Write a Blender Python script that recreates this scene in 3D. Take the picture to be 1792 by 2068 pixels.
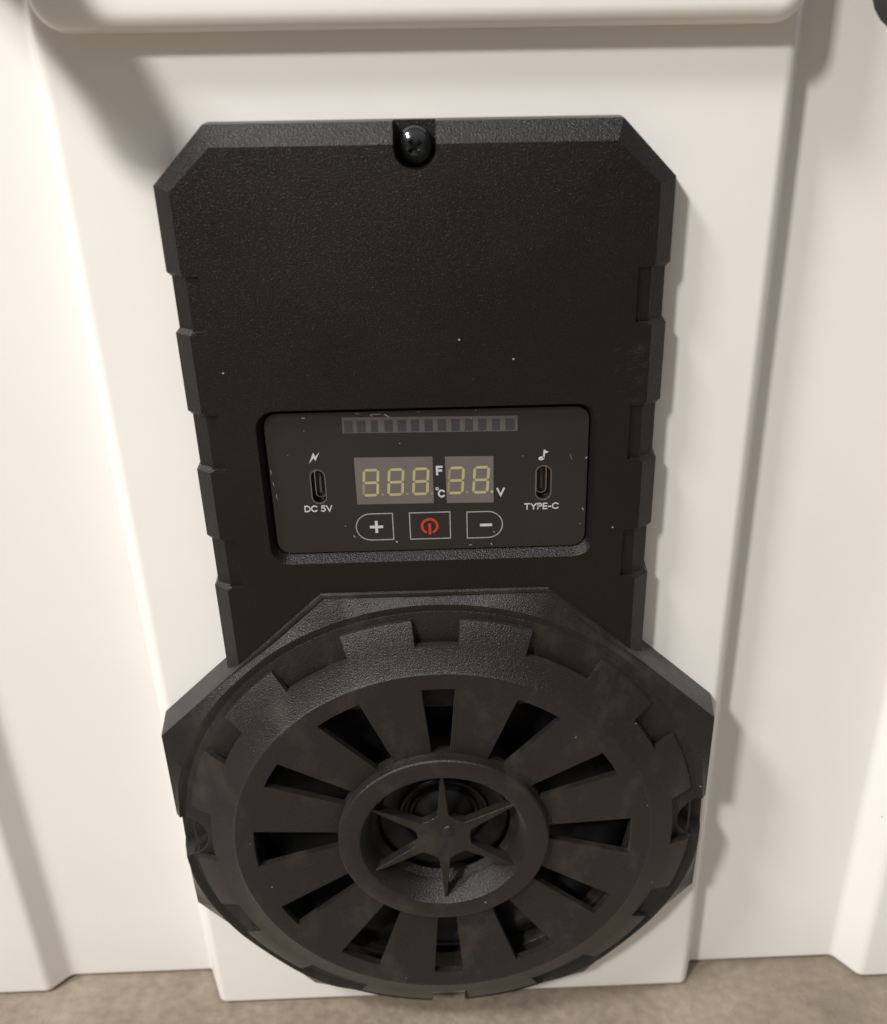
import bpy, bmesh, math, random
from mathutils import Vector, Matrix
random.seed(7)
S = bpy.context.scene
COL = S.collection
for o in list(bpy.data.objects):
    bpy.data.objects.remove(o, do_unlink=True)

# ------------------------------------------------------------------ frame
# all shapes are written in millimetres in the frame of the cooler's front:
# x to the right, y up, z out of the front face.  FLOOR is the floor's y.
FLOOR = -211.6
def W(x, y, z):
    return Vector((x / 1000.0, -z / 1000.0, (y - FLOOR) / 1000.0))
def WD(v):
    return Vector((v[0], -v[2], v[1]))

# ------------------------------------------------------------------ camera
CX, CY, CZ = 6.58, 124.72, 254.99
TILT, YAW, ROLL = math.radians(26.19), math.radians(1.69), math.radians(-0.86)
FPX, PPX, PPY = 1949.04, 70.21, -3.14
ct, st, cyw, syw = math.cos(TILT), math.sin(TILT), math.cos(YAW), math.sin(YAW)
fwd = Vector((ct * syw, -st, -ct * cyw)); rgt = Vector((cyw, 0, syw)); upv = rgt.cross(fwd)
r2 = math.cos(ROLL) * rgt + math.sin(ROLL) * upv
u2 = -math.sin(ROLL) * rgt + math.cos(ROLL) * upv
cd = bpy.data.cameras.new('camera'); cam = bpy.data.objects.new('camera', cd); COL.objects.link(cam)
R3 = Matrix((WD(r2), WD(u2), -WD(fwd))).transposed()
cam.matrix_world = Matrix.Translation(W(CX, CY, CZ)) @ R3.to_4x4()
cd.sensor_fit = 'VERTICAL'; cd.sensor_height = 36.0; cd.sensor_width = 36.0
cd.lens = FPX / 2068.0 * 36.0
cd.shift_x = -PPX / 2068.0
cd.shift_y = PPY / 2068.0
cd.clip_start = 0.01; cd.clip_end = 50
cd.dof.use_dof = True; cd.dof.focus_distance = 0.283; cd.dof.aperture_fstop = 13.0
S.camera = cam

# ------------------------------------------------------------------ light
wd = bpy.data.worlds.new('World'); S.world = wd; wd.use_nodes = True
bg = wd.node_tree.nodes['Background']
# a plain room: paler ceiling above, darker walls and floor below
wn, wl = wd.node_tree.nodes, wd.node_tree.links
wt = wn.new('ShaderNodeTexCoord'); wsep = wn.new('ShaderNodeSeparateXYZ'); wl.new(wt.outputs['Generated'], wsep.inputs[0])
wm = wn.new('ShaderNodeMapRange'); wm.inputs['From Min'].default_value = -1; wl.new(wsep.outputs['Z'], wm.inputs['Value'])
wr = wn.new('ShaderNodeValToRGB'); e = wr.color_ramp.elements
e[0].position = .32; e[0].color = (.52, .44, .36, 1); e[1].position = .64; e[1].color = (.95, .90, .86, 1)
en = e.new(.88); en.color = (2.7, 2.7, 2.8, 1)
wl.new(wm.outputs[0], wr.inputs[0]); wl.new(wr.outputs[0], bg.inputs[0]); bg.inputs[1].default_value = 0.20

def area(name, d, dist, size, power, col, sy=None):
    l = bpy.data.lights.new(name, 'AREA'); l.energy = power; l.color = col
    l.shape = 'RECTANGLE'; l.size = size; l.size_y = sy or size
    o = bpy.data.objects.new(name, l); COL.objects.link(o)
    v = Vector(d).normalized() * dist * 1000.0
    o.location = W(v.x, v.y - 40, v.z)
    aim = W(0, -40, 0) - o.location
    o.rotation_euler = aim.to_track_quat('-Z', 'Y').to_euler()
    return o
area('ceiling_lamp', (-0.76, 1.05, 1.0), 2.2, 0.19, 33.5, (1.0, 0.955, 0.90))
area('ceiling_lamp', (-1.6, 2.4, 1.0), 1.9, 0.28, 27.0, (1.0, 0.97, 0.945))

S.view_settings.view_transform = 'Standard'; S.view_settings.look = 'None'
S.view_settings.exposure = 0.0; S.view_settings.gamma = 1.0
S.view_settings.use_curve_mapping = False
S.render.engine = 'CYCLES'

# ------------------------------------------------------------------ materials
def newmat(name):
    m = bpy.data.materials.new(name); m.use_nodes = True
    return m, m.node_tree.nodes, m.node_tree.links, m.node_tree.nodes['Principled BSDF']

def coords(n, l):
    t = n.new('ShaderNodeTexCoord'); return t.outputs['Object']

def black_plastic(name, base, rough=0.5, bump=0.35, gscale=1500, specks=True, dust=0.0, spec=0.5, sheen=0.0):
    m, n, l, b = newmat(name)
    co = coords(n, l)
    big = n.new('ShaderNodeTexNoise'); big.inputs['Scale'].default_value = 28; big.inputs['Detail'].default_value = 4
    l.new(co, big.inputs['Vector'])
    cr = n.new('ShaderNodeValToRGB')
    cr.color_ramp.elements[0].position = 0.3; cr.color_ramp.elements[1].position = 0.75
    cr.color_ramp.elements[0].color = (base[0] * .8, base[1] * .8, base[2] * .8, 1)
    cr.color_ramp.elements[1].color = (base[0] * 1.25, base[1] * 1.22, base[2] * 1.18, 1)
    l.new(big.outputs['Fac'], cr.inputs[0])
    colout = cr.outputs[0]
    if dust:
        dn = n.new('ShaderNodeTexNoise'); dn.inputs['Scale'].default_value = 60; dn.inputs['Detail'].default_value = 8; dn.inputs['Roughness'].default_value = .7
        mp = n.new('ShaderNodeMapping'); mp.inputs['Scale'].default_value = (1.0, 1.0, 0.55); mp.inputs['Location'].default_value = (3, 1, 7)
        l.new(co, mp.inputs[0]); l.new(mp.outputs[0], dn.inputs['Vector'])
        dr = n.new('ShaderNodeValToRGB'); dr.color_ramp.elements[0].position = .52; dr.color_ramp.elements[1].position = .78
        l.new(dn.outputs['Fac'], dr.inputs[0])
        mm = n.new('ShaderNodeMath'); mm.operation = 'MULTIPLY'; mm.inputs[1].default_value = dust; l.new(dr.outputs[0], mm.inputs[0])
        mx = n.new('ShaderNodeMixRGB'); mx.inputs[2].default_value = (.13, .10, .075, 1)
        l.new(mm.outputs[0], mx.inputs[0]); l.new(colout, mx.inputs[1]); colout = mx.outputs[0]
    if specks:
        v = n.new('ShaderNodeTexVoronoi'); v.inputs['Scale'].default_value = 210; l.new(co, v.inputs['Vector'])
        sx = n.new('ShaderNodeSeparateColor'); l.new(v.outputs['Color'], sx.inputs[0])
        g = n.new('ShaderNodeMath'); g.operation = 'GREATER_THAN'; g.inputs[1].default_value = 0.93; l.new(sx.outputs[0], g.inputs[0])
        d = n.new('ShaderNodeMath'); d.operation = 'LESS_THAN'; d.inputs[1].default_value = 0.055; l.new(v.outputs['Distance'], d.inputs[0])
        p = n.new('ShaderNodeMath'); p.operation = 'MULTIPLY'; l.new(g.outputs[0], p.inputs[0]); l.new(d.outputs[0], p.inputs[1])
        mx = n.new('ShaderNodeMixRGB'); mx.inputs[2].default_value = (.35, .33, .3, 1)
        l.new(p.outputs[0], mx.inputs[0]); l.new(colout, mx.inputs[1]); colout = mx.outputs[0]
    l.new(colout, b.inputs['Base Color'])
    gr = n.new('ShaderNodeTexNoise'); gr.inputs['Scale'].default_value = gscale; gr.inputs['Detail'].default_value = 3; gr.inputs['Roughness'].default_value = .6
    l.new(co, gr.inputs['Vector'])
    bp = n.new('ShaderNodeBump'); bp.inputs['Strength'].default_value = bump; bp.inputs['Distance'].default_value = 0.0006
    l.new(gr.outputs['Fac'], bp.inputs['Height']); l.new(bp.outputs[0], b.inputs['Normal'])
    rn = n.new('ShaderNodeMapRange'); rn.inputs['To Min'].default_value = rough - .08; rn.inputs['To Max'].default_value = rough + .1
    l.new(big.outputs['Fac'], rn.inputs['Value']); l.new(rn.outputs[0], b.inputs['Roughness'])
    b.inputs['Specular IOR Level'].default_value = spec
    b.inputs['Sheen Weight'].default_value = sheen; b.inputs['Sheen Roughness'].default_value = .45; b.inputs['Sheen Tint'].default_value = (1, .93, .86, 1)
    return m

def plain(name, col, rough=0.5, metal=0.0, spec=0.5, var=0.0, vscale=200, bump=0.0, bscale=400, bdist=.0003):
    m, n, l, b = newmat(name)
    b.inputs['Roughness'].default_value = rough; b.inputs['Metallic'].default_value = metal
    b.inputs['Specular IOR Level'].default_value = spec
    co = coords(n, l)
    t = n.new('ShaderNodeTexNoise'); t.inputs['Scale'].default_value = vscale; t.inputs['Detail'].default_value = 4
    l.new(co, t.inputs['Vector'])
    cr = n.new('ShaderNodeValToRGB')
    cr.color_ramp.elements[0].position = .3; cr.color_ramp.elements[1].position = .7
    cr.color_ramp.elements[0].color = tuple(c * (1 - var) for c in col) + (1,)
    cr.color_ramp.elements[1].color = tuple(min(1, c * (1 + var)) for c in col) + (1,)
    l.new(t.outputs['Fac'], cr.inputs[0]); l.new(cr.outputs[0], b.inputs['Base Color'])
    if bump:
        t2 = n.new('ShaderNodeTexNoise'); t2.inputs['Scale'].default_value = bscale; t2.inputs['Detail'].default_value = 3
        l.new(co, t2.inputs['Vector'])
        bp = n.new('ShaderNodeBump'); bp.inputs['Strength'].default_value = bump; bp.inputs['Distance'].default_value = bdist
        l.new(t2.outputs['Fac'], bp.inputs['Height']); l.new(bp.outputs[0], b.inputs['Normal'])
    return m

M = {}
M['plate'] = black_plastic('textured_black_plastic', (.0045, .0040, .0037), .31, .50, 2300, spec=.38, sheen=.02)
M['grille'] = black_plastic('dusty_black_plastic', (.009, .0081, .0071), .32, .55, 2200, dust=.34, spec=.46, sheen=.06)
M['inner'] = plain('inner_black_plastic', (.003, .003, .0032), .6, var=.2, spec=.25)
M['cone'] = plain('cone_black_paper', (.0045, .0045, .0052), .42, var=.2, spec=.35)
M['panel'] = black_plastic('display_membrane', (.0145, .0134, .012), .33, .06, 2600)
M['screwm'] = plain('black_screw_metal', (.008, .008, .009), .14, metal=0.0, spec=.8)
M['window'] = plain('display_window_film', (.125, .112, .103), .35, var=.07, vscale=90)
M['bar'] = plain('light_bar_film', (.085, .08, .074), .35, var=.08, vscale=90)
M['barcell'] = plain('bar_cell_blue', (.035, .038, .041), .35, var=.08)
M['barred'] = plain('bar_cell_red', (.041, .035, .035), .35, var=.08)
M['seg'] = plain('segment_cream', (.37, .34, .185), .5, var=.06, vscale=300)
M['segdim'] = plain('segment_cream_dim', (.22, .2, .125), .5, var=.06, vscale=300)
M['print'] = plain('pale_print', (.47, .48, .50), .5, var=.08, vscale=900)
M['outline'] = plain('grey_print', (.27, .28, .29), .5, var=.15, vscale=900)
M['red'] = plain('red_print', (.42, .035, .018), .5, var=.08)
M['steel'] = plain('port_shell_metal', (.55, .50, .42), .28, metal=1.0)
M['speck'] = plain('pale_lint', (.36, .34, .31), .8)
M['rubber'] = plain('dark_grey_rubber', (.035, .037, .042), .6, bump=.2)
M['white'] = None

def white_plastic():
    m, n, l, b = newmat('white_moulded_plastic')
    co = coords(n, l)
    t = n.new('ShaderNodeTexNoise'); t.inputs['Scale'].default_value = 9; t.inputs['Detail'].default_value = 6; l.new(co, t.inputs['Vector'])
    cr = n.new('ShaderNodeValToRGB'); cr.color_ramp.elements[0].position = .3; cr.color_ramp.elements[1].position = .7
    cr.color_ramp.elements[0].color = (.80, .782, .752, 1); cr.color_ramp.elements[1].color = (.83, .812, .787, 1)
    l.new(t.outputs['Fac'], cr.inputs[0])
    v = n.new('ShaderNodeTexVoronoi'); v.inputs['Scale'].default_value = 42; l.new(co, v.inputs['Vector'])
    sx = n.new('ShaderNodeSeparateColor'); l.new(v.outputs['Color'], sx.inputs[0])
    g = n.new('ShaderNodeMath'); g.operation = 'GREATER_THAN'; g.inputs[1].default_value = 0.80; l.new(sx.outputs[1], g.inputs[0])
    d = n.new('ShaderNodeMapRange'); d.inputs['From Min'].default_value = .012; d.inputs['From Max'].default_value = .024
    d.inputs['To Min'].default_value = .6; d.inputs['To Max'].default_value = 0; l.new(v.outputs['Distance'], d.inputs['Value'])
    p = n.new('ShaderNodeMath'); p.operation = 'MULTIPLY'; l.new(g.outputs[0], p.inputs[0]); l.new(d.outputs[0], p.inputs[1])
    mx = n.new('ShaderNodeMixRGB'); mx.inputs[2].default_value = (.33, .28, .22, 1)
    l.new(p.outputs[0], mx.inputs[0]); l.new(cr.outputs[0], mx.inputs[1]); l.new(mx.outputs[0], b.inputs['Base Color'])
    b.inputs['Roughness'].default_value = .38
    b.inputs['Subsurface Weight'].default_value = .12
    b.inputs['Subsurface Radius'].default_value = (1.0, .8, .6); b.inputs['Subsurface Scale'].default_value = .002
    t2 = n.new('ShaderNodeTexNoise'); t2.inputs['Scale'].default_value = 22; t2.inputs['Detail'].default_value = 3; l.new(co, t2.inputs['Vector'])
    bp = n.new('ShaderNodeBump'); bp.inputs['Strength'].default_value = .25; bp.inputs['Distance'].default_value = .0012
    l.new(t2.outputs['Fac'], bp.inputs['Height']); l.new(bp.outputs[0], b.inputs['Normal'])
    return m
M['white'] = white_plastic()

def concrete():
    m, n, l, b = newmat('worn_concrete')
    co = coords(n, l)
    t = n.new('ShaderNodeTexNoise'); t.inputs['Scale'].default_value = 16; t.inputs['Detail'].default_value = 9; t.inputs['Roughness'].default_value = .62; l.new(co, t.inputs['Vector'])
    cr = n.new('ShaderNodeValToRGB'); e = cr.color_ramp.elements
    e[0].position = .32; e[0].color = (.165, .135, .10, 1); e[1].position = .7; e[1].color = (.285, .237, .182, 1)
    l.new(t.outputs['Fac'], cr.inputs[0])
    t3 = n.new('ShaderNodeTexNoise'); t3.inputs['Scale'].default_value = 260; t3.inputs['Detail'].default_value = 5; l.new(co, t3.inputs['Vector'])
    mx = n.new('ShaderNodeMixRGB'); mx.blend_type = 'OVERLAY'; mx.inputs[0].default_value = .35
    l.new(cr.outputs[0], mx.inputs[1]); l.new(t3.outputs['Fac'], mx.inputs[2]); l.new(mx.outputs[0], b.inputs['Base Color'])
    bp = n.new('ShaderNodeBump'); bp.inputs['Strength'].default_value = .5; bp.inputs['Distance'].default_value = .001
    l.new(t3.outputs['Fac'], bp.inputs['Height']); l.new(bp.outputs[0], b.inputs['Normal'])
    b.inputs['Roughness'].default_value = .75
    return m
M['floor'] = concrete()

# ------------------------------------------------------------------ mesh helpers
BASE = {}            # thing -> world position of its Empty
def root(name, label, cat, at, group=None):
    o = bpy.data.objects.new(name, None); COL.objects.link(o)
    o.location = W(*at); o.empty_display_size = .01
    o['label'] = label; o['category'] = cat
    if group: o['group'] = group
    BASE[o.name] = o.location.copy()
    return o
def base_of(p):
    while p is not None and p.parent is not None: p = p.parent
    return BASE.get(p.name, Vector((0, 0, 0))) if p is not None else Vector((0, 0, 0))

class MB:
    def __init__(s): s.v = []; s.f = []; s.mi = []
    def add(s, verts, faces, mi=0):
        k = len(s.v); s.v += [tuple(v) for v in verts]
        s.f += [tuple(i + k for i in f) for f in faces]; s.mi += [mi] * len(faces)
    def prism(s, pts, z0, z1, mi=0):
        """polygon in x,y, extruded z0..z1"""
        n = len(pts)
        vs = [(x, y, z0) for x, y in pts] + [(x, y, z1) for x, y in pts]
        fs = [tuple(range(n - 1, -1, -1)), tuple(range(n, 2 * n))]
        fs += [(i, (i + 1) % n, n + (i + 1) % n, n + i) for i in range(n)]
        s.add(vs, fs, mi)
    def loft(s, loops, mi=0, cap=True):
        n = len(loops[0]); vs = [p for L in loops for p in L]; fs = []
        for j in range(len(loops) - 1):
            for i in range(n):
                a = j * n + i; b_ = j * n + (i + 1) % n
                fs.append((a, b_, b_ + n, a + n))
        if cap:
            fs.append(tuple(range(n - 1, -1, -1))); fs.append(tuple(range((len(loops) - 1) * n, len(loops) * n)))
        s.add(vs, fs, mi)
    def lathe(s, prof, cx, cy, seg=96, mi=0, closed=True):
        """profile (r,z); closed loops back to its start"""
        n = len(prof); vs = []; fs = []
        for k in range(seg):
            a = 2 * math.pi * k / seg
            vs += [(cx + r * math.sin(a), cy + r * math.cos(a), z) for r, z in prof]
        m = n if closed else n - 1
        for k in range(seg):
            for i in range(m):
                j = (i + 1) % n; k2 = (k + 1) % seg
                fs.append((k * n + i, k * n + j, k2 * n + j, k2 * n + i))
        s.add(vs, fs, mi)
    def obj(s, name, mats, parent=None, bevel=0.0, seg=2, smooth=True, angle=30, fixn=True, merge=True):
        me = bpy.data.meshes.new(name)
        off = base_of(parent)
        me.from_pydata([W(*v) - off for v in s.v], [], s.f)
        if not isinstance(mats, (list, tuple)): mats = [mats]
        for m in mats: me.materials.append(m)
        for p, mi in zip(me.polygons, s.mi): p.material_index = mi
        bm = bmesh.new(); bm.from_mesh(me)
        if merge: bmesh.ops.remove_doubles(bm, verts=bm.verts, dist=1e-6)
        if fixn: bmesh.ops.recalc_face_normals(bm, faces=bm.faces)
        bm.to_mesh(me); bm.free()
        o = bpy.data.objects.new(name, me); COL.objects.link(o)
        o.parent = parent
        finish(o, bevel, seg, smooth, angle)
        return o

def finish(o, bevel=0.0, seg=2, smooth=True, angle=30):
    me = o.data
    if smooth:
        me.shade_smooth()
        if not bevel: me.set_sharp_from_angle(angle=math.radians(angle))
    if bevel:
        b = o.modifiers.new('bevel', 'BEVEL'); b.width = bevel / 1000.0; b.segments = seg
        b.limit_method = 'ANGLE'; b.angle_limit = math.radians(angle); b.harden_normals = True
        b.use_clamp_overlap = True

def carve(o, cutters):
    """cut the meshes of cutters (MB, written in the same frame) out of o"""
    tmp = []
    for c in cutters:
        me = bpy.data.meshes.new('cut'); off = base_of(o.parent if o.parent else o)
        me.from_pydata([W(*v) - off for v in c.v], [], c.f)
        bm = bmesh.new(); bm.from_mesh(me); bmesh.ops.recalc_face_normals(bm, faces=bm.faces); bm.to_mesh(me); bm.free()
        k = bpy.data.objects.new('cut', me); COL.objects.link(k); k.location = off
        m = o.modifiers.new('b', 'BOOLEAN'); m.operation = 'DIFFERENCE'; m.object = k; m.solver = 'EXACT'
        tmp.append(k)
    bpy.context.view_layer.update()
    dg = bpy.context.evaluated_depsgraph_get()
    ne = bpy.data.meshes.new_from_object(o.evaluated_get(dg))
    bm = bmesh.new(); bm.from_mesh(ne)
    bmesh.ops.remove_doubles(bm, verts=bm.verts, dist=2e-6)
    bmesh.ops.dissolve_limit(bm, angle_limit=math.radians(.5), verts=bm.verts, edges=bm.edges)
    bm.to_mesh(ne); bm.free()
    o.modifiers.clear(); old = o.data; nm = old.name; o.data = ne; bpy.data.meshes.remove(old); ne.name = nm
    for k in tmp:
        me = k.data; bpy.data.objects.remove(k, do_unlink=True); bpy.data.meshes.remove(me)

def arc(cx, cy, r, a0, a1, n):
    return [(cx + r * math.cos(math.radians(a0 + (a1 - a0) * i / n)), cy + r * math.sin(math.radians(a0 + (a1 - a0) * i / n))) for i in range(n + 1)]
def rrect(x0, x1, y0, y1, r, n=6):
    return arc(x1 - r, y1 - r, r, 0, 90, n) + arc(x0 + r, y1 - r, r, 90, 180, n) + arc(x0 + r, y0 + r, r, 180, 270, n) + arc(x1 - r, y0 + r, r, 270, 360, n)
def stadium(cx, cy, w, h, n=12):
    r = w / 2; d = h / 2 - r
    return arc(cx, cy + d, r, 0, 180, n) + arc(cx, cy - d, r, 180, 360, n)
def ringpoly(mb, outer, inner, z0, z1, mi=0):
    n = len(outer)
    vs = [(x, y, z0) for x, y in outer] + [(x, y, z0) for x, y in inner] + [(x, y, z1) for x, y in outer] + [(x, y, z1) for x, y in inner]
    fs = []
    for i in range(n):
        j = (i + 1) % n
        fs += [(2 * n + i, 2 * n + j, 3 * n + j, 3 * n + i), (i, n + i, n + j, j), (i, j, 2 * n + j, 2 * n + i), (n + i, 3 * n + i, 3 * n + j, n + j)]
    mb.add(vs, fs, mi)

# ================================================================== SETTING: floor
fl = MB()
n = 24
gx = [-2500 + 5000 * i / n for i in range(n + 1)]
fl.add([(x, FLOOR, z) for z in gx for x in gx],
       [(j * (n + 1) + i, j * (n + 1) + i + 1, (j + 1) * (n + 1) + i + 1, (j + 1) * (n + 1) + i) for j in range(n) for i in range(n)])
fo = fl.obj('floor', M['floor'], None, fixn=False)
fo['kind'] = 'structure'

# ================================================================== COOLER
cooler = root('cooler', 'white moulded plastic cooler with raised ribs standing on a concrete floor', 'cooler', (0, FLOOR, -150))
# horizontal section of the shell, from right to left round the front, then the back
REC = -10.0
def fillet(pts, rads, n=5):
    out = []
    N = len(pts)
    for i, (p, r) in enumerate(zip(pts, rads)):
        p = Vector(p); a = Vector(pts[i - 1]); b = Vector(pts[(i + 1) % N])
        if r <= 0: out.append(tuple(p)); continue
        u = (a - p).normalized(); v = (b - p).normalized()
        ang = u.angle(v); t = min(r / math.tan(ang / 2), (a - p).length * .49, (b - p).length * .49)
        rr = t * math.tan(ang / 2)
        s_, e_ = p + u * t, p + v * t
        c = p + (u + v).normalized() * (rr / math.sin(ang / 2))
        a0 = math.atan2(s_.y - c.y, s_.x - c.x); a1 = math.atan2(e_.y - c.y, e_.x - c.x)
        d = (a1 - a0 + math.pi) % (2 * math.pi) - math.pi
        for k in range(n + 1):
            q = a0 + d * k / n
            out.append((c.x + rr * math.cos(q), c.y + rr * math.sin(q)))
    return out
sec = [(-330, -330), (330, -330), (330, 0), (226, 0), (221, REC), (206, REC), (201, 0), (161.5, 0), (154, REC), (96.5, REC), (92.4, 0),
       (-88.2, 0), (-95.0, -15), (-150.5, -15), (-157, -8), (-201, -8), (-206, -17), (-221, -17), (-226, -8), (-330, -8)]
rad = [20, 20, 22, 3, 3, 3, 3, 4.5, 4, 1.5, 3.4, 3.4, 1.5, 4, 4.5, 3, 3, 3, 3, 22]
secf = fillet(sec, rad)
def norms(loop):
    out = []
    N = len(loop)
    for i in range(N):
        a = Vector(loop[i - 1]); b = Vector(loop[(i + 1) % N]); t = (b - a).normalized()
        out.append(Vector((t.y, -t.x)))
    return out
nr = norms(secf)
rows = []
BR = 2.4
for k in range(7):
    q = math.pi / 2 * k / 6
    rows.append((FLOOR + BR - BR * math.cos(q), BR - BR * math.sin(q)))
for y in (-180, -120, -60, 0, 60, 120, 180, 236): rows.append((y, 0))
for k in range(1, 5):
    q = math.pi / 2 * k / 4
    rows.append((236 + 4 * math.sin(q), 4 - 4 * math.cos(q)))
body = MB()
body.loft([[(p[0] - nn.x * ins, y + .5, p[1] - nn.y * ins) for p, nn in zip(secf, nr)] for y, ins in rows], cap=False)
body.obj('body', M['white'], cooler, angle=50)

# raised moulding above the panel (its lower edge is what the photo shows)
def rbox(mb, x0, x1, y0, y1, z0, z1, r, rc, n=5):
    """plate with rounded corners (rc) and rounded front edge (r)"""
    loops = [[(x, y, z0) for x, y in rrect(x0, x1, y0, y1, rc)]]
    for k in range(n + 1):
        q = math.pi / 2 * k / n
        d = r - r * math.cos(q)
        zz = z1 - r + r * math.sin(q)
        loops.append([(x, y, zz) for x, y in rrect(x0 + d, x1 - d, y0 + d, y1 - d, max(.4, rc - d))])
    mb.loft(loops)
mo = MB()
rbox(mo, -86.2, 92.4, 126.4, 214, -8, 8.2, 4.4, 8.0)
mo.obj('raised_moulding', M['white'], cooler, angle=50)
# lid, above the frame
ld = MB()
loops = []
for (y, ins) in ((242, 6), (243, 2), (246, 0), (290, 0), (294, 2), (296, 7)):
    loops.append([(x, y, z) for x, z in rrect(-332 + ins, 332 - ins, -332 + ins, 2 - ins, 24)])
ld.loft(loops)
ld.obj('lid', M['white'], cooler, angle=50)

# dark grey rubber latch hanging from the lid to the right of the moulding
def latch(x):
    L = MB()
    rbox(L, x - 13.5, x + 13.5, 123.5, 236, 9, 25, 5, 11)
    rbox(L, x - 11, x + 11, 206, 264, -9, 13, 3, 5)
    return L
latch(118.5).obj('latch', M['rubber'], cooler, angle=45)
# left latch, out of view, added and shaped to cast the upper-left shadows
ol = MB()
op = fillet([(172, -9), (176, 14), (170, 34), (150, 50), (138, 49), (136, 42), (146, 38), (158, 27), (162, 8), (160, -9)], [0, 8, 10, 8, 3, 3, 6, 8, 8, 0], 4)
on = norms(op)
def caster_x(f, z):
    t = max(0.0, min(1.0, (z - 8) / 42.0))
    return -112 + 17 * t + f * (11.0 - 6.5 * t)
ol.loft([[(caster_x(f, p[1]), p[0] + q.x * ins, p[1] + q.y * ins) for p, q in zip(op, on)] for f, ins in ((-1, -2), (-.93, -.6), (-.82, 0), (.82, 0), (.93, -.6), (1, -2))])
lo = ol.obj('latch', M['rubber'], cooler, angle=45); lo['label'] = 'unseen open latch added to cast the upper-left shadows'

# ================================================================== SPEAKER UNIT
unit = root('speaker_unit', 'black control unit with digital display and round vented speaker screwed to the cooler', 'speaker', (0, -199, 0))
YC = -112.4

# ---- upper housing plate
IND = [(71.6, 57.3), (34.5, 18.7), (-3.4, -18.6)]
def outline(Wd, Wi, top, cx, cyy, z, yb=-64):
    """left-right symmetric loop at height z"""
    R = [(cx, top), (Wd, cyy)]
    for a, b in IND:
        R += [(Wd, a + .6), (Wi, a - .5), (Wi, b + .5), (Wd, b - .9)]
    R += [(Wd, yb)]
    L = [(-x, y) for x, y in reversed(R)]
    return [(x, y, z) for x, y in R + L]
pl = MB()
pl.loft([outline(64.5, 63.4, 106.8, 50.5, 93.1, 0), outline(64.1, 62.9, 106.7, 50.4, 93.0, 6.6), outline(59.7, 57.2, 101.8, 48.8, 91.8, 10.0)])
plate = pl.obj('housing', M['plate'], unit, smooth=False)
cuts = []
for a, b in IND:
    for s in (1, -1):
        c = MB(); x0, x1 = sorted((s * 55.4, s * 72)); c.prism([(x0, b), (x1, b), (x1, a), (x0, a)], 9.0, 14); cuts.append(c)
c = MB()   # display recess, sloping walls
def rr3(d, z): return [(x, y, z) for x, y in rrect(-45.0 + d, 45.8 - d, -9.9 + d - .5, 34.6 - d, 4.6)]
c.loft([[(x, y, 3.6) for x, y in rrect(-44.5, 45.1, -9.5, 34.0, 4.4)], [(x, y, 7.0) for x, y in rrect(-44.6, 45.2, -9.6, 34.1, 4.4)], [(x, y, 10.0) for x, y in rrect(-45.9, 46.6, -11.5, 35.4, 5.4)], [(x, y, 12.0) for x, y in rrect(-46.5, 47.2, -12.3, 36.0, 5.8)]])
cuts.append(c)
c = MB()   # screw pocket
c.prism(arc(-.1, 100.9, 5.15, 180, 360, 20) + [(5.05, 112), (-5.25, 112)], 2.6, 14); cuts.append(c)
carve(plate, cuts)
finish(plate, .38, 2, True, 25)

# ---- faint rubbed scuffs beside the right edge
random.seed(3)
sf = MB()
for k in range(46):
    x = 58.6 - abs(random.gauss(0, 3.6)); y = 43.0 + random.uniform(-7.5, 9.5)
    a = math.radians(random.uniform(-25, 35)); l_ = random.uniform(.35, 1.5); w_ = random.uniform(.02, .045)
    c_, s_ = math.cos(a), math.sin(a)
    sf.prism([(x + u * c_ - v * s_, y + u * s_ + v * c_) for u, v in ((-l_, -w_), (l_, -w_ * .3), (l_ * .8, w_ * .7), (-l_ * .6, w_))], 9.97, 10.012 + .0005 * k)
M['scuff'] = plain('rubbed_plastic', (.036, .034, .032), .5, var=.2)
sfo = sf.obj('scuff_marks', M['scuff'], unit, smooth=False, merge=False); sfo['kind'] = 'stuff'

# ---- screw in the pocket
sc = MB()
prof = [(0.0, 3.0), (4.6, 3.0), (4.6, 4.2)]
for k in range(1, 9):
    q = math.pi / 2 * k / 8
    prof.append((4.6 * math.cos(q), 4.2 + 3.0 * math.sin(q)))
sc.lathe(prof[1:-1] + [(0.02, 7.2), (0.02, 3.0)], -.1, 100.9, 48)
screw = sc.obj('screw', M['screwm'], unit, smooth=False)
x1 = MB(); ca = math.radians(38)
def rot(px, py, a): return (-.1 + px * math.cos(a) - py * math.sin(a), 100.9 + px * math.sin(a) + py * math.cos(a))
for a in (ca, ca + math.pi / 2):
    k = MB()
    lo = [rot(px, py, a) for px, py in ((-1.1, -.3), (1.1, -.3), (1.1, .3), (-1.1, .3))]
    hi = [rot(px, py, a) for px, py in ((-2.5, -.6), (2.5, -.6), (2.5, .6), (-2.5, .6))]
    k.loft([[(x, y, 4.6) for x, y in lo], [(x, y, 8.2) for x, y in hi]])
    carve(screw, [k])
finish(screw, .12, 2, True, 35)

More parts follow.
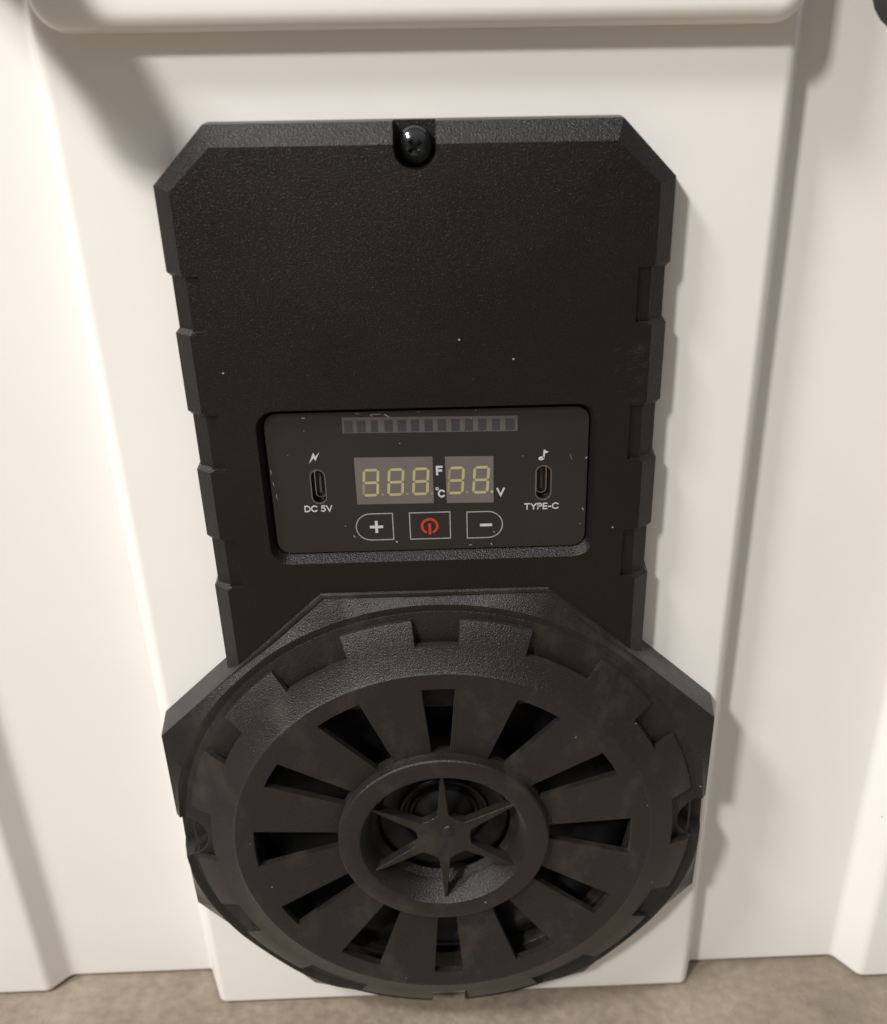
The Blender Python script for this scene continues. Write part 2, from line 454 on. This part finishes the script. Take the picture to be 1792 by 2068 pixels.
# ---- octagonal speaker housing (polar grid between the channel circle and the outline)
XC = .7
def polar(r, th): return (XC + r * math.sin(th), YC + r * math.cos(th))
def ease(a, b, t): t = max(0.0, min(1.0, (t - a) / (b - a))); return t * t * (3 - 2 * t)
OUT = [(33.5, -21.6, 10.7), (87.2, -70.6, 11.6), (87.2, -102, 11.6), (88.0, -120, 7.6), (87.8, -148.2, 6.8), (50.0, -190.5, 8.2)]
def outer_at(th):
    """outline radius and height at angle th (0 at the top, clockwise, mirrored)"""
    t = abs(th)
    P = [(0, -21.6, 10.7)] + OUT
    angs = [math.atan2(p[0], p[1] - YC) for p in P]
    if t >= angs[-1]:
        w = min(1, (t - angs[-1]) / math.radians(9))
        r = math.hypot(50.0, -190.5 - YC) * (1 - w) + 87.5 * w
        return max(r, 87.5), 8.2 * (1 - w) + 9.4 * w
    for i in range(len(P) - 1):
        if angs[i] <= t <= angs[i + 1] + 1e-9:
            (x0, y0, z0), (x1_, y1_, z1_) = P[i], P[i + 1]
            dx, dy = math.sin(t), math.cos(t)
            # intersect ray with segment
            ex, ey = x1_ - x0, y1_ - y0
            den = dx * ey - dy * ex
            u = ((x0) * dy - (y0 - YC) * dx) / den if abs(den) > 1e-9 else 0
            u = max(0, min(1, u))
            x, y = x0 + ex * u, y0 + ey * u
            return math.hypot(x, y - YC), z0 + (z1_ - z0) * u
    return 87.5, 9.4
def zch(th): return 12.3 - 1.9 * ease(math.radians(85), math.radians(125), abs((th + math.pi) % (2 * math.pi) - math.pi))
def rch(th): return 85.4 + 1.2 * ease(math.radians(130), math.radians(175), abs((th + math.pi) % (2 * math.pi) - math.pi))      # channel floor
ths = set()
for k in range(0, 181, 2): ths.add(round(math.radians(k), 6))
for p in OUT: ths.add(round(math.atan2(p[0], p[1] - YC), 6))
ths = sorted(ths)
full = [-t for t in reversed(ths) if 1e-6 < t < math.pi - 1e-6] + ths
hs = MB()
loops = []
for th in full:
    ro, zo = outer_at(th)
    zc = zch(th)
    ri = rch(th)
    ro = max(ro, ri + .8); q_ = min(1.0, (ro - ri) / 3.4) * (1 - .9 * ease(math.radians(30), math.radians(50), abs(th)))
    ps = [(63.5, .6), (ro + (1.6 if abs(th) < 2.5 else -.4), 0.0), (ro + .15, zo - .8), (ro - .3 * q_, zo), (ro - 1.3 * q_, zo + .05), (ro - 1.7 * q_, zo - .35 * q_), (ri + min(2.2, (ro - ri) * .45), zc + .55), (ri + .5 * min(1, ro - ri), zc + .15), (ri - .7, zc - .5), (63.5, zc - 1.3)]
    loops.append([(*polar(r, th), z) for r, z in ps])
nL = len(loops); nP = len(loops[0])
vs = [p for L in loops for p in L]
fs = []
for j in range(nL):
    k2 = (j + 1) % nL
    for i in range(nP):
        i2 = (i + 1) % nP
        fs.append((j * nP + i, j * nP + i2, k2 * nP + i2, k2 * nP + i))
hs.add(vs, fs)
hous = hs.obj('speaker_housing', M['grille'], unit, smooth=False)
cuts = []
for s in (1, -1):
    c = MB(); c.prism(arc(XC + s * 86.9, -112.0, 8.8, 0, 360, 40)[:-1], 4.0, 30); cuts.append(c)
c = MB(); c.prism([(-6.4, -230), (6.2, -230), (5.9, -184.6), (-6.0, -184.6)], -2, 30); cuts.append(c)
c = MB(); c.prism([(-17, -231), (17, -231), (15, -187), (-15, -187)], -3, 7.6); cuts.append(c)
carve(hous, cuts)
finish(hous, .6, 3, True, 28)

# ---- grille: toothed rim and slotted dished disc
def ztop(r):
    T = [(34.0, 15.6), (61.5, 18.9), (66.9, 19.7), (67.6, 19.7), (68.6, 18.9), (75.8, 16.6), (82.0, 14.0), (82.8, 13.5)]
    for (a, za), (b, zb) in zip(T, T[1:]):
        if r <= b: return za + (zb - za) * (r - a) / (b - a)
    return T[-1][1]
slots = []   # (centre deg, half width outer, half width inner)
for k in range(12):
    slots.append((30 * k, 4.75, 5.0) if k % 2 == 0 else (30 * k, 7.15, 5.1))
notches = [(0, 4.9), (28.7, 8.3), (58.2, 5.2), (87.5, 7.6), (116.4, 5.4), (148.6, 8.4), (180, 4.7), (211.4, 8.4), (243.6, 5.4), (272.5, 7.6), (301.8, 5.2), (331.3, 8.3)]
# disc between slots
gm = MB()
TH = 2.3
def quadcol(mb, p, zt, zb):
    """column of four (x,y) corners with top and bottom heights"""
    vs = [(x, y, z) for (x, y), z in zip(p, zt)] + [(x, y, z) for (x, y), z in zip(p, zb)]
    mb.add(vs, [(0, 1, 2, 3), (7, 6, 5, 4), (0, 4, 5, 1), (1, 5, 6, 2), (2, 6, 7, 3), (3, 7, 4, 0)])
def shell(mb, rings, angs_of, ztf, zbf, closed=False):
    """continuous solid: rings of radii, angs_of(i_ring) -> angles"""
    nr_ = len(rings); A = [angs_of(r) for r in rings]; na = len(A[0])
    top = [[(*polar(r, a), ztf(r, a)) for a in A[i]] for i, r in enumerate(rings)]
    bot = [[(*polar(r, a), zbf(r, a)) for a in A[i]] for i, r in enumerate(rings)]
    vs = [p for R_ in top for p in R_] + [p for R_ in bot for p in R_]
    o = nr_ * na; fs = []
    T = lambda i, j: i * na + (j % na)
    B = lambda i, j: o + i * na + (j % na)
    jm = na if closed else na - 1
    for i in range(nr_ - 1):
        for j in range(jm):
            fs.append((T(i, j), T(i, j + 1), T(i + 1, j + 1), T(i + 1, j)))
            fs.append((B(i, j), B(i + 1, j), B(i + 1, j + 1), B(i, j + 1)))
    for j in range(jm):
        fs.append((T(0, j), B(0, j), B(0, j + 1), T(0, j + 1)))
        fs.append((T(nr_ - 1, j), T(nr_ - 1, j + 1), B(nr_ - 1, j + 1), B(nr_ - 1, j)))
    if not closed:
        for i in range(nr_ - 1):
            fs.append((T(i, 0), T(i + 1, 0), B(i + 1, 0), B(i, 0)))
            fs.append((T(i, na - 1), B(i, na - 1), B(i + 1, na - 1), T(i + 1, na - 1)))
    mb.add(vs, fs)
# full annulus from r=33.9 to the rim, slots carved through it
allang = [math.radians(2 * k) for k in range(180)]
shell(gm, [33.9, 45, 55, 61.5, 66.9, 67.6, 68.6, 75.8, 82.0, 82.8],
      lambda r: allang, lambda r, a: ztop(r), lambda r, a: min(ztop(r) - TH, 15.2) if r > 66 else ztop(r) - TH, closed=True)
gr = gm.obj('speaker_grille', M['grille'], unit, smooth=False)
cuts = []
for c0, wo, wi in slots:
    k = MB()
    out_ = [math.radians(c0 - wo + 2 * wo * i / 6) for i in range(7)]
    inn = [math.radians(c0 + wi - 2 * wi * i / 6) for i in range(7)]
    k.prism([polar(61.7, a) for a in out_] + [polar(34.9, a) for a in inn], 5, 30); cuts.append(k)
for c0, wh in notches:
    k = MB()
    o0 = [c0 - wh - .25, c0 + wh + .25]
    outr = [polar(90, math.radians(c0 - wh - .3 + 2 * (wh + .3) * i / 8)) for i in range(9)]
    innr = [polar(75.6 if c0 != 180 else 74.6, math.radians(c0 + wh - 2 * wh * i / 8)) for i in range(9)]
    zi = zch(math.radians(c0)) + .1 if c0 != 180 else 2; zo = zch(math.radians(c0)) - 1.4 if c0 != 180 else 2
    lo = [(x, y, zo) for x, y in outr] + [(x, y, zi) for x, y in innr]
    hi = [(x, y, 30) for x, y in outr + innr]
    k.loft([lo, hi]); cuts.append(k)
carve(gr, cuts)
finish(gr, .55, 3, True, 28)
# skirt carrying the rim (floor of the channel and of the notches)
sk = MB()
arcs = [math.radians(5.0 - 180 + (350) * k / 140) for k in range(141)]
def sector_angles(r): return [math.radians(-175 + 350 * k / 140) for k in range(141)]
shell(sk, [64.5, 75.6, 84.9], sector_angles, lambda r, a: zch(a) + .7 if r < 80 else zch(a) - .35, lambda r, a: 7.5)
sko = sk.obj('rim_channel', M['grille'], unit, smooth=False)
cuts = []
for s in (1, -1):
    c = MB(); c.prism(arc(XC + s * 86.9, -112.0, 8.8, 0, 360, 40)[:-1], 4.0, 30); cuts.append(c)
carve(sko, cuts); finish(sko, .35, 2, True, 28)

# ---- raised centre ring with funnel inside
rg = MB()
rg.lathe([(34.9, 12.6), (34.4, 18.7), (34.0, 19.15), (33.3, 19.35), (28.2, 19.35), (27.5, 19.1), (27.0, 18.5), (23.4, 8.6), (22.4, 8.6), (25.6, 12.6)], XC, YC, 120)
rg.obj('centre_ring', M['grille'], unit, angle=28)
# ---- six pointed star guard
star = MB()
hubn = 12
pts = []
for k in range(6):
    a = math.radians(60 * k)
    w = 1.8
    for r, off in ((9.3, -w), (28.4, -.28), (28.4, .28), (9.3, w)):
        pts.append((XC + r * math.sin(a) + off * math.cos(a), YC + r * math.cos(a) - off * math.sin(a)))
    b_ = math.radians(60 * k + 30)
    pts.append((XC + 8.7 * math.sin(b_), YC + 8.7 * math.cos(b_)))
n_ = len(pts)
star.loft([[(x * .985, (y - YC) * .985 + YC, 13.4) for x, y in pts], [(x, y, 16.7 + (.0 if math.hypot(x, y - YC) < 15 else .5)) for x, y in pts]])
st = star.obj('star_guard', M['grille'], unit, smooth=False)
finish(st, .35, 2, True, 30)
nub = MB()
nub.lathe([(2.0, 16.4), (1.9, 16.95), (1.5, 17.25), (.8, 17.4), (0.02, 17.42), (0.02, 16.4)], 2.2, YC + 3.2, 24)
nub.obj('guard_nub', M['grille'], st, angle=60)

# ---- drivers seen through the slots
back = MB(); back.lathe([(0.02, .8), (63.6, .8), (63.6, 2.0), (0.02, 2.0)], XC, YC, 96)
back.obj('driver_basket', M['inner'], unit, angle=40)
cone = MB()
cone.lathe([(62.8, 6.0), (61.6, 8.2), (58.4, 9.2), (55.2, 8.2), (54.0, 6.4), (50, 5.6), (36, 3.6), (26, 2.6), (26, 2.1), (36, 2.6), (50, 4.4), (62.8, 4.4)], XC, YC, 120)
cone.obj('speaker_cone', M['cone'], unit, angle=50)
tw = MB()
tw.lathe([(22.2, 2.1), (22.2, 6.2), (21.4, 7.2), (20.0, 7.4), (15.6, 5.2), (14.9, 6.3), (14.1, 6.4), (13.4, 5.2), (12.2, 5.0), (11.6, 6.0), (10.8, 6.0), (10.2, 4.4), (7.4, 6.2), (3.6, 7.6), (0.02, 8.0), (0.02, 2.1)], XC, YC, 96)
tw.obj('tweeter', M['cone'], unit, angle=35)

# ================================================================== DISPLAY PANEL
ZP = 7.5
pn = MB()
pn.prism(rrect(-44.2, 44.8, -9.3, 33.8, 4.0, 8), 3.8, ZP)
panel = pn.obj('display_panel', M['panel'], unit, smooth=False)
cuts = []
LP = (-30.9, 11.7); RP = (32.4, 11.1)
for (cx, cy), w, h in ((LP, 4.1, 10.4), (RP, 4.4, 10.6)):
    k = MB(); k.prism(stadium(cx, cy, w, h), 4.6, 12); cuts.append(k)
carve(panel, cuts)
finish(panel, .18, 2, True, 30)
# housing floor under the panel keeps the ports' depth closed; ports sit in the cut-outs
def port(cx, cy, dx, dy, w, h):
    p = MB()
    ringpoly(p, stadium(cx, cy, w + .25, h + .25), stadium(cx, cy, w - .35, h - .35), ZP - .12, ZP + .06, 0)      # printed edge of the cut-out
    ringpoly(p, stadium(cx + dx, cy + dy, 3.0, 8.9), stadium(cx + dx, cy + dy, 2.6, 8.5), 4.62, 5.5, 1)            # metal shell
    p.prism(rrect(cx + dx - .33, cx + dx + .33, cy + dy - 3.1, cy + dy + 3.1, .25, 3), 4.62, 5.3, 2)                # tongue
    p.prism(stadium(cx, cy, w - .2, h - .2), 4.5, 4.63, 3)
    return p
mats = [plain('cutout_edge', (.10, .095, .085), .4), M['steel'], plain('port_tongue', (.06, .06, .062), .35), plain('port_dark', (.002, .002, .002), .5)]
port(*LP, .35, .25, 4.1, 10.4).obj('usb_port', mats, panel, smooth=False)
port(*RP, -.45, .45, 4.4, 10.6).obj('usb_port', mats, panel, smooth=False)

Z1, Z2, Z3 = ZP + .06, ZP + .10, ZP + .14
def decal(name, polys, mat, z, parent, th=.06, lab=None):
    m = MB()
    for p in polys: m.prism(p, z - th, z)
    o = m.obj(name, mat, parent, smooth=False, merge=False)
    if lab: o['label'] = lab
    return o
# light bar with its 13 cells
bar = MB()
bar.prism([(-22.9, 27.6), (25.0, 27.0), (25.0, 31.5), (-22.9, 32.2)], ZP - .05, Z1, 0)
cellpx = [(472, 515), (535, 580), (607, 643), (675, 718), (742, 785), (810, 852), (878, 920), (945, 988), (1015, 1057), (1083, 1125), (1150, 1193), (1222, 1262), (1290, 1338)]
for i, (a, b) in enumerate(cellpx):
    x0 = -22.9 + (a - 462) * 47.9 / 890; x1_ = -22.9 + (b - 462) * 47.9 / 890
    yo = -.6 * (x0 + 22.9) / 47.9
    bar.prism([(x0, 27.9 + yo), (x1_, 27.9 + yo), (x1_, 31.3 + yo), (x0, 31.3 + yo)], Z1 - .02, Z2, 2 if i < 2 else 1)
bar.obj('level_bar', [M['bar'], M['barcell'], M['barred']], panel, smooth=False, merge=False)
# display windows
w1 = decal('digit_window', [[(-20.4, 5.9), (1.25, 5.7), (1.4, 20.0), (-20.4, 20.3)]], M['window'], Z1, panel)
w2 = decal('digit_window', [[(5.0, 5.6), (18.3, 5.4), (18.3, 19.7), (4.8, 19.9)]], M['window'], Z1, panel)
def hexh(x0, x1_, y, t):
    return [(x0, y), (x0 + t / 2, y - t / 2), (x1_ - t / 2, y - t / 2), (x1_, y), (x1_ - t / 2, y + t / 2), (x0 + t / 2, y + t / 2)]
def hexv(x, y0, y1, t):
    return [(x, y0), (x + t / 2, y0 + t / 2), (x + t / 2, y1 - t / 2), (x, y1), (x - t / 2, y1 - t / 2), (x - t / 2, y0 + t / 2)]
def digit(cx, dims, parent_panel):
    m = MB(); cy = 12.55; hw, hh, t, g = 1.95, 3.85, .78, .14
    segs = dict(a=hexh(-hw + g, hw - g, hh, t), g=hexh(-hw + g, hw - g, 0, t), d=hexh(-hw + g, hw - g, -hh, t),
                f=hexv(-hw, g, hh - g, t), b=hexv(hw, g, hh - g, t), e=hexv(-hw, -hh + g, -g, t), c=hexv(hw, -hh + g, -g, t))
    for k, p in segs.items():
        q = [(cx + x + .07 * y, cy + y) for x, y in p][::-1]
        m.prism(q, Z1 - .02, Z2, 1 if k in dims else 0)
    m.prism(arc(cx + 3.05, cy - hh + .1, .42, 0, 360, 14)[:-1], Z1 - .02, Z2, 1 if dims or cx < 0 else 0)
    return m.obj('seven_segment_digit', [M['seg'], M['segdim']], parent_panel, smooth=False, merge=False)
for cx, dims in ((-16.15, 'e'), (-9.15, ''), (-2.15, ''), (7.75, 'fe'), (14.8, '')):
    digit(cx, dims, panel)
# buttons: printed outline and symbol
def offset_poly(pts, d):
    out = []; N = len(pts)
    for i in range(N):
        p = Vector(pts[i]); a = Vector(pts[i - 1]); b = Vector(pts[(i + 1) % N])
        t1 = (p - a).normalized(); t2 = (b - p).normalized()
        n1 = Vector((-t1.y, t1.x)); n2 = Vector((-t2.y, t2.x)); nn = (n1 + n2).normalized()
        k = d / max(.3, nn.dot(n1)); out.append((p.x + nn.x * k, p.y + nn.y * k))
    return out
def button(shape, polys, smat):
    m = MB(); ringpoly(m, shape, offset_poly(shape, .30), ZP - .04, Z1, 0)
    for k, p in enumerate(polys): m.prism(p, ZP - .04 - .01 * k, Z2 + .012 * k, 1)
    return m.obj('button', [M['outline'], smat], panel, smooth=False, merge=False)
def rect(x0, x1_, y0, y1): return [(x0, y0), (x1_, y0), (x1_, y1), (x0, y1)]
dl = [(-10.5, -5.75), (-10.5, 2.95)] + arc(-17.0, -1.4, 4.35, 90, 270, 18)
b1 = button(dl, [rect(-17.3, -13.5, -1.8, -1.0), rect(-15.8, -15.0, -3.3, .5)], M['print']); b1['label'] = 'plus button printed with a rounded left end'
ringc = []
po = arc(-.15, -1.6, 2.55, -66, 246, 40); pi_ = arc(-.15, -1.6, 1.85, 246, -66, 40)
b2 = button(rect(-5.95, 5.9, -5.85, 2.9), [po + pi_, rect(-.55, .25, -4.3, -.8)], M['red']); b2['label'] = 'rectangular power button with a red symbol'
dr_ = [(10.45, 2.7), (10.45, -6.0)] + arc(16.6, -1.65, 4.35, 270, 450, 18)
b3 = button(dr_, [rect(14.3, 17.8, -2.15, -1.35)], M['print']); b3['label'] = 'minus button printed with a rounded right end'
# symbols
decal('lightning_symbol', [[(-32.9, 18.8), (-31.45, 22.2), (-30.9, 20.9), (-29.75, 22.2), (-31.05, 19.6), (-31.5, 20.5)][::-1]], M['print'], Z1, panel)
nh = [(31.75 + .85 * math.cos(a) + .12 * math.sin(a), 18.65 + .6 * math.sin(a)) for a in [2 * math.pi * k / 20 for k in range(20)]]
decal('music_note_symbol', [nh, [(32.15, 18.6), (32.6, 18.7), (32.75, 20.2), (33.3, 20.25), (33.75, 20.65), (33.1, 20.8), (32.75, 21.2), (32.3, 21.2)]], M['print'], Z2, panel)
# lettering
def arcp(cx, cy, rx, ry, a0, a1, n=14):
    return [(cx + rx * math.cos(math.radians(a0 + (a1 - a0) * i / n)), cy + ry * math.sin(math.radians(a0 + (a1 - a0) * i / n))) for i in range(n + 1)]
# strokes of each letter in a box 1 high; (advance width, [strokes])
GL = {
 'D': (.78, [[(0, 0), (0, 1)], [(0, 1), (.32, 1)] + arcp(.32, .5, .46, .5, 90, -90) + [(0, 0)]]),
 'C': (.80, [arcp(.46, .5, .46, .5, 42, 318, 22)]),
 '5': (.62, [[(.58, 1), (.12, 1), (.06, .52)] + arcp(.28, .33, .33, .33, 118, -145, 16)]),
 'V': (.78, [[(0, 1), (.39, 0), (.78, 1)]]),
 'T': (.68, [[(0, 1), (.68, 1)], [(.34, 1), (.34, 0)]]),
 'Y': (.72, [[(0, 1), (.36, .46), (.72, 1)], [(.36, .46), (.36, 0)]]),
 'P': (.56, [[(0, 0), (0, 1), (.28, 1)] + arcp(.28, .74, .27, .26, 90, -90, 10) + [(0, .48)]]),
 'E': (.50, [[(.50, 1), (0, 1), (0, 0), (.50, 0)], [(0, .5), (.46, .5)]]),
 'F': (.54, [[(.54, 1), (0, 1), (0, 0)], [(0, .5), (.48, .5)]]),
 '-': (.34, [[(0, .40), (.34, .40)]]),
 ' ': (.22, []),
}
def ribbon(pts, w):
    L, R_ = [], []
    N = len(pts)
    for i, p in enumerate(pts):
        p = Vector(p); d1 = (p - Vector(pts[i - 1])).normalized() if i else None
        d2 = (Vector(pts[i + 1]) - p).normalized() if i < N - 1 else None
        d1 = d1 or d2; d2 = d2 or d1
        n1 = Vector((-d1.y, d1.x)); n2 = Vector((-d2.y, d2.x)); nn = (n1 + n2).normalized()
        k = w / 2 / max(.45, nn.dot(n1))
        q = p - d2 * w * .5 if i == 0 else (p + d1 * w * .5 if i == N - 1 else p)
        L.append((q.x + nn.x * k, q.y + nn.y * k)); R_.append((q.x - nn.x * k, q.y - nn.y * k))
    return L, R_
def lettering(txt, x0, x1_, y0, h, wt):
    """one row of printed letters, cap height h, stroke width wt"""
    gap = .24
    tot = sum(GL[c][0] for c in txt) + gap * (len(txt) - 1)
    sx = (x1_ - x0 - wt) / tot; sy = h - wt
    m = MB(); x = x0 + wt / 2
    for c in txt:
        wd_, strokes = GL[c]
        for k, st_ in enumerate(strokes):
            pts_ = [(x + px_ * sx, y0 + wt / 2 + py_ * sy) for px_, py_ in st_]
            L, R_ = ribbon(pts_, wt); n_l = len(L)
            zt = Z2 + .01 * k
            m.add([(a, b, zt) for a, b in L] + [(a, b, zt) for a, b in R_] + [(a, b, ZP - .02) for a, b in L] + [(a, b, ZP - .02) for a, b in R_],
                  [(i, i + 1, n_l + i + 1, n_l + i) for i in range(n_l - 1)] +
                  [(i, 2 * n_l + i, 2 * n_l + i + 1, i + 1) for i in range(n_l - 1)] +
                  [(n_l + i, n_l + i + 1, 3 * n_l + i + 1, 3 * n_l + i) for i in range(n_l - 1)])
        x += (wd_ + gap) * sx
    return m.obj('lettering', M['print'], panel, smooth=False, merge=False, fixn=False)
lettering('DC 5V', -35.4, -27.5, 3.95, 2.0, .34)
lettering('TYPE-C', 27.0, 36.9, 2.8, 2.0, .34)
lettering('F', 2.2, 4.1, 14.3, 2.85, .62)
lettering('C', 2.5, 4.5, 7.4, 2.45, .50)
dg = MB(); ringpoly(dg, arc(2.35, 10.15, .48, 0, 360, 16)[:-1], arc(2.35, 10.15, .22, 0, 360, 16)[:-1], ZP - .04, Z1)
dg.obj('degree_sign', M['print'], panel, smooth=False)
lettering('V', 19.1, 21.5, 7.35, 2.6, .52)
# lint and nicks on the panel and its edge
def fleck(x, y, l_, w_, a, z=ZP):
    a = math.radians(a); c_, s_ = math.cos(a), math.sin(a)
    pts_ = [(-l_, -w_ * .3), (-l_ * .2, -w_), (l_, -w_ * .2), (l_ * .7, w_ * .6), (-l_ * .5, w_)]
    lint = MB(); lint.prism([(x + u * c_ - v * s_, y + u * s_ + v * c_) for u, v in pts_], z - .02, z + .09)
    lint.obj('lint_fleck', M['speck'], panel, smooth=False)
for f in ((-33.2, 32.3, .55, .12, -5), (-18.5, 33.2, .9, .12, -8), (-13.5, 32.9, 1.6, .07, 2), (-10.6, 32.4, 1.0, .12, -32), (-14.8, 32.6, .5, .10, -60),
          (-4.5, 31.6, .12, .1, 0), (-2.0, 33.3, .6, .08, 0), (13.6, 33.4, .3, .12, 40), (-21.9, -4.3, .5, .12, -50), 
          (18.4, -4.1, .35, .1, -30), (17.6, -8.0, .4, .14, -60), (11.5, -8.1, .5, .07, 0), (-24.3, -.8, .13, .1, 0), (44.3, 18.5, .4, .12, 50),
          (43.9, 2.5, .5, .14, -60), (43.3, -2.2, .12, .1, 0), (-43.6, 16.5, .9, .09, -86), (-43.3, 13.0, .7, .09, -84), (-42.8, 9.0, 1.2, .06, -84),
          (-7.5, 24.2, .2, .08, -30), (40.0, 18.9, 1.2, .035, -70),
          (-6.4, 28.3, .18, .12, 0), (-10.4, 27.9, .16, .1, 0), (12.4, 31.0, .13, .1, 0), (26.5, 19.5, .1, .09, 0), (-38.5, 21.5, .1, .1, 0)):
    fleck(*f)
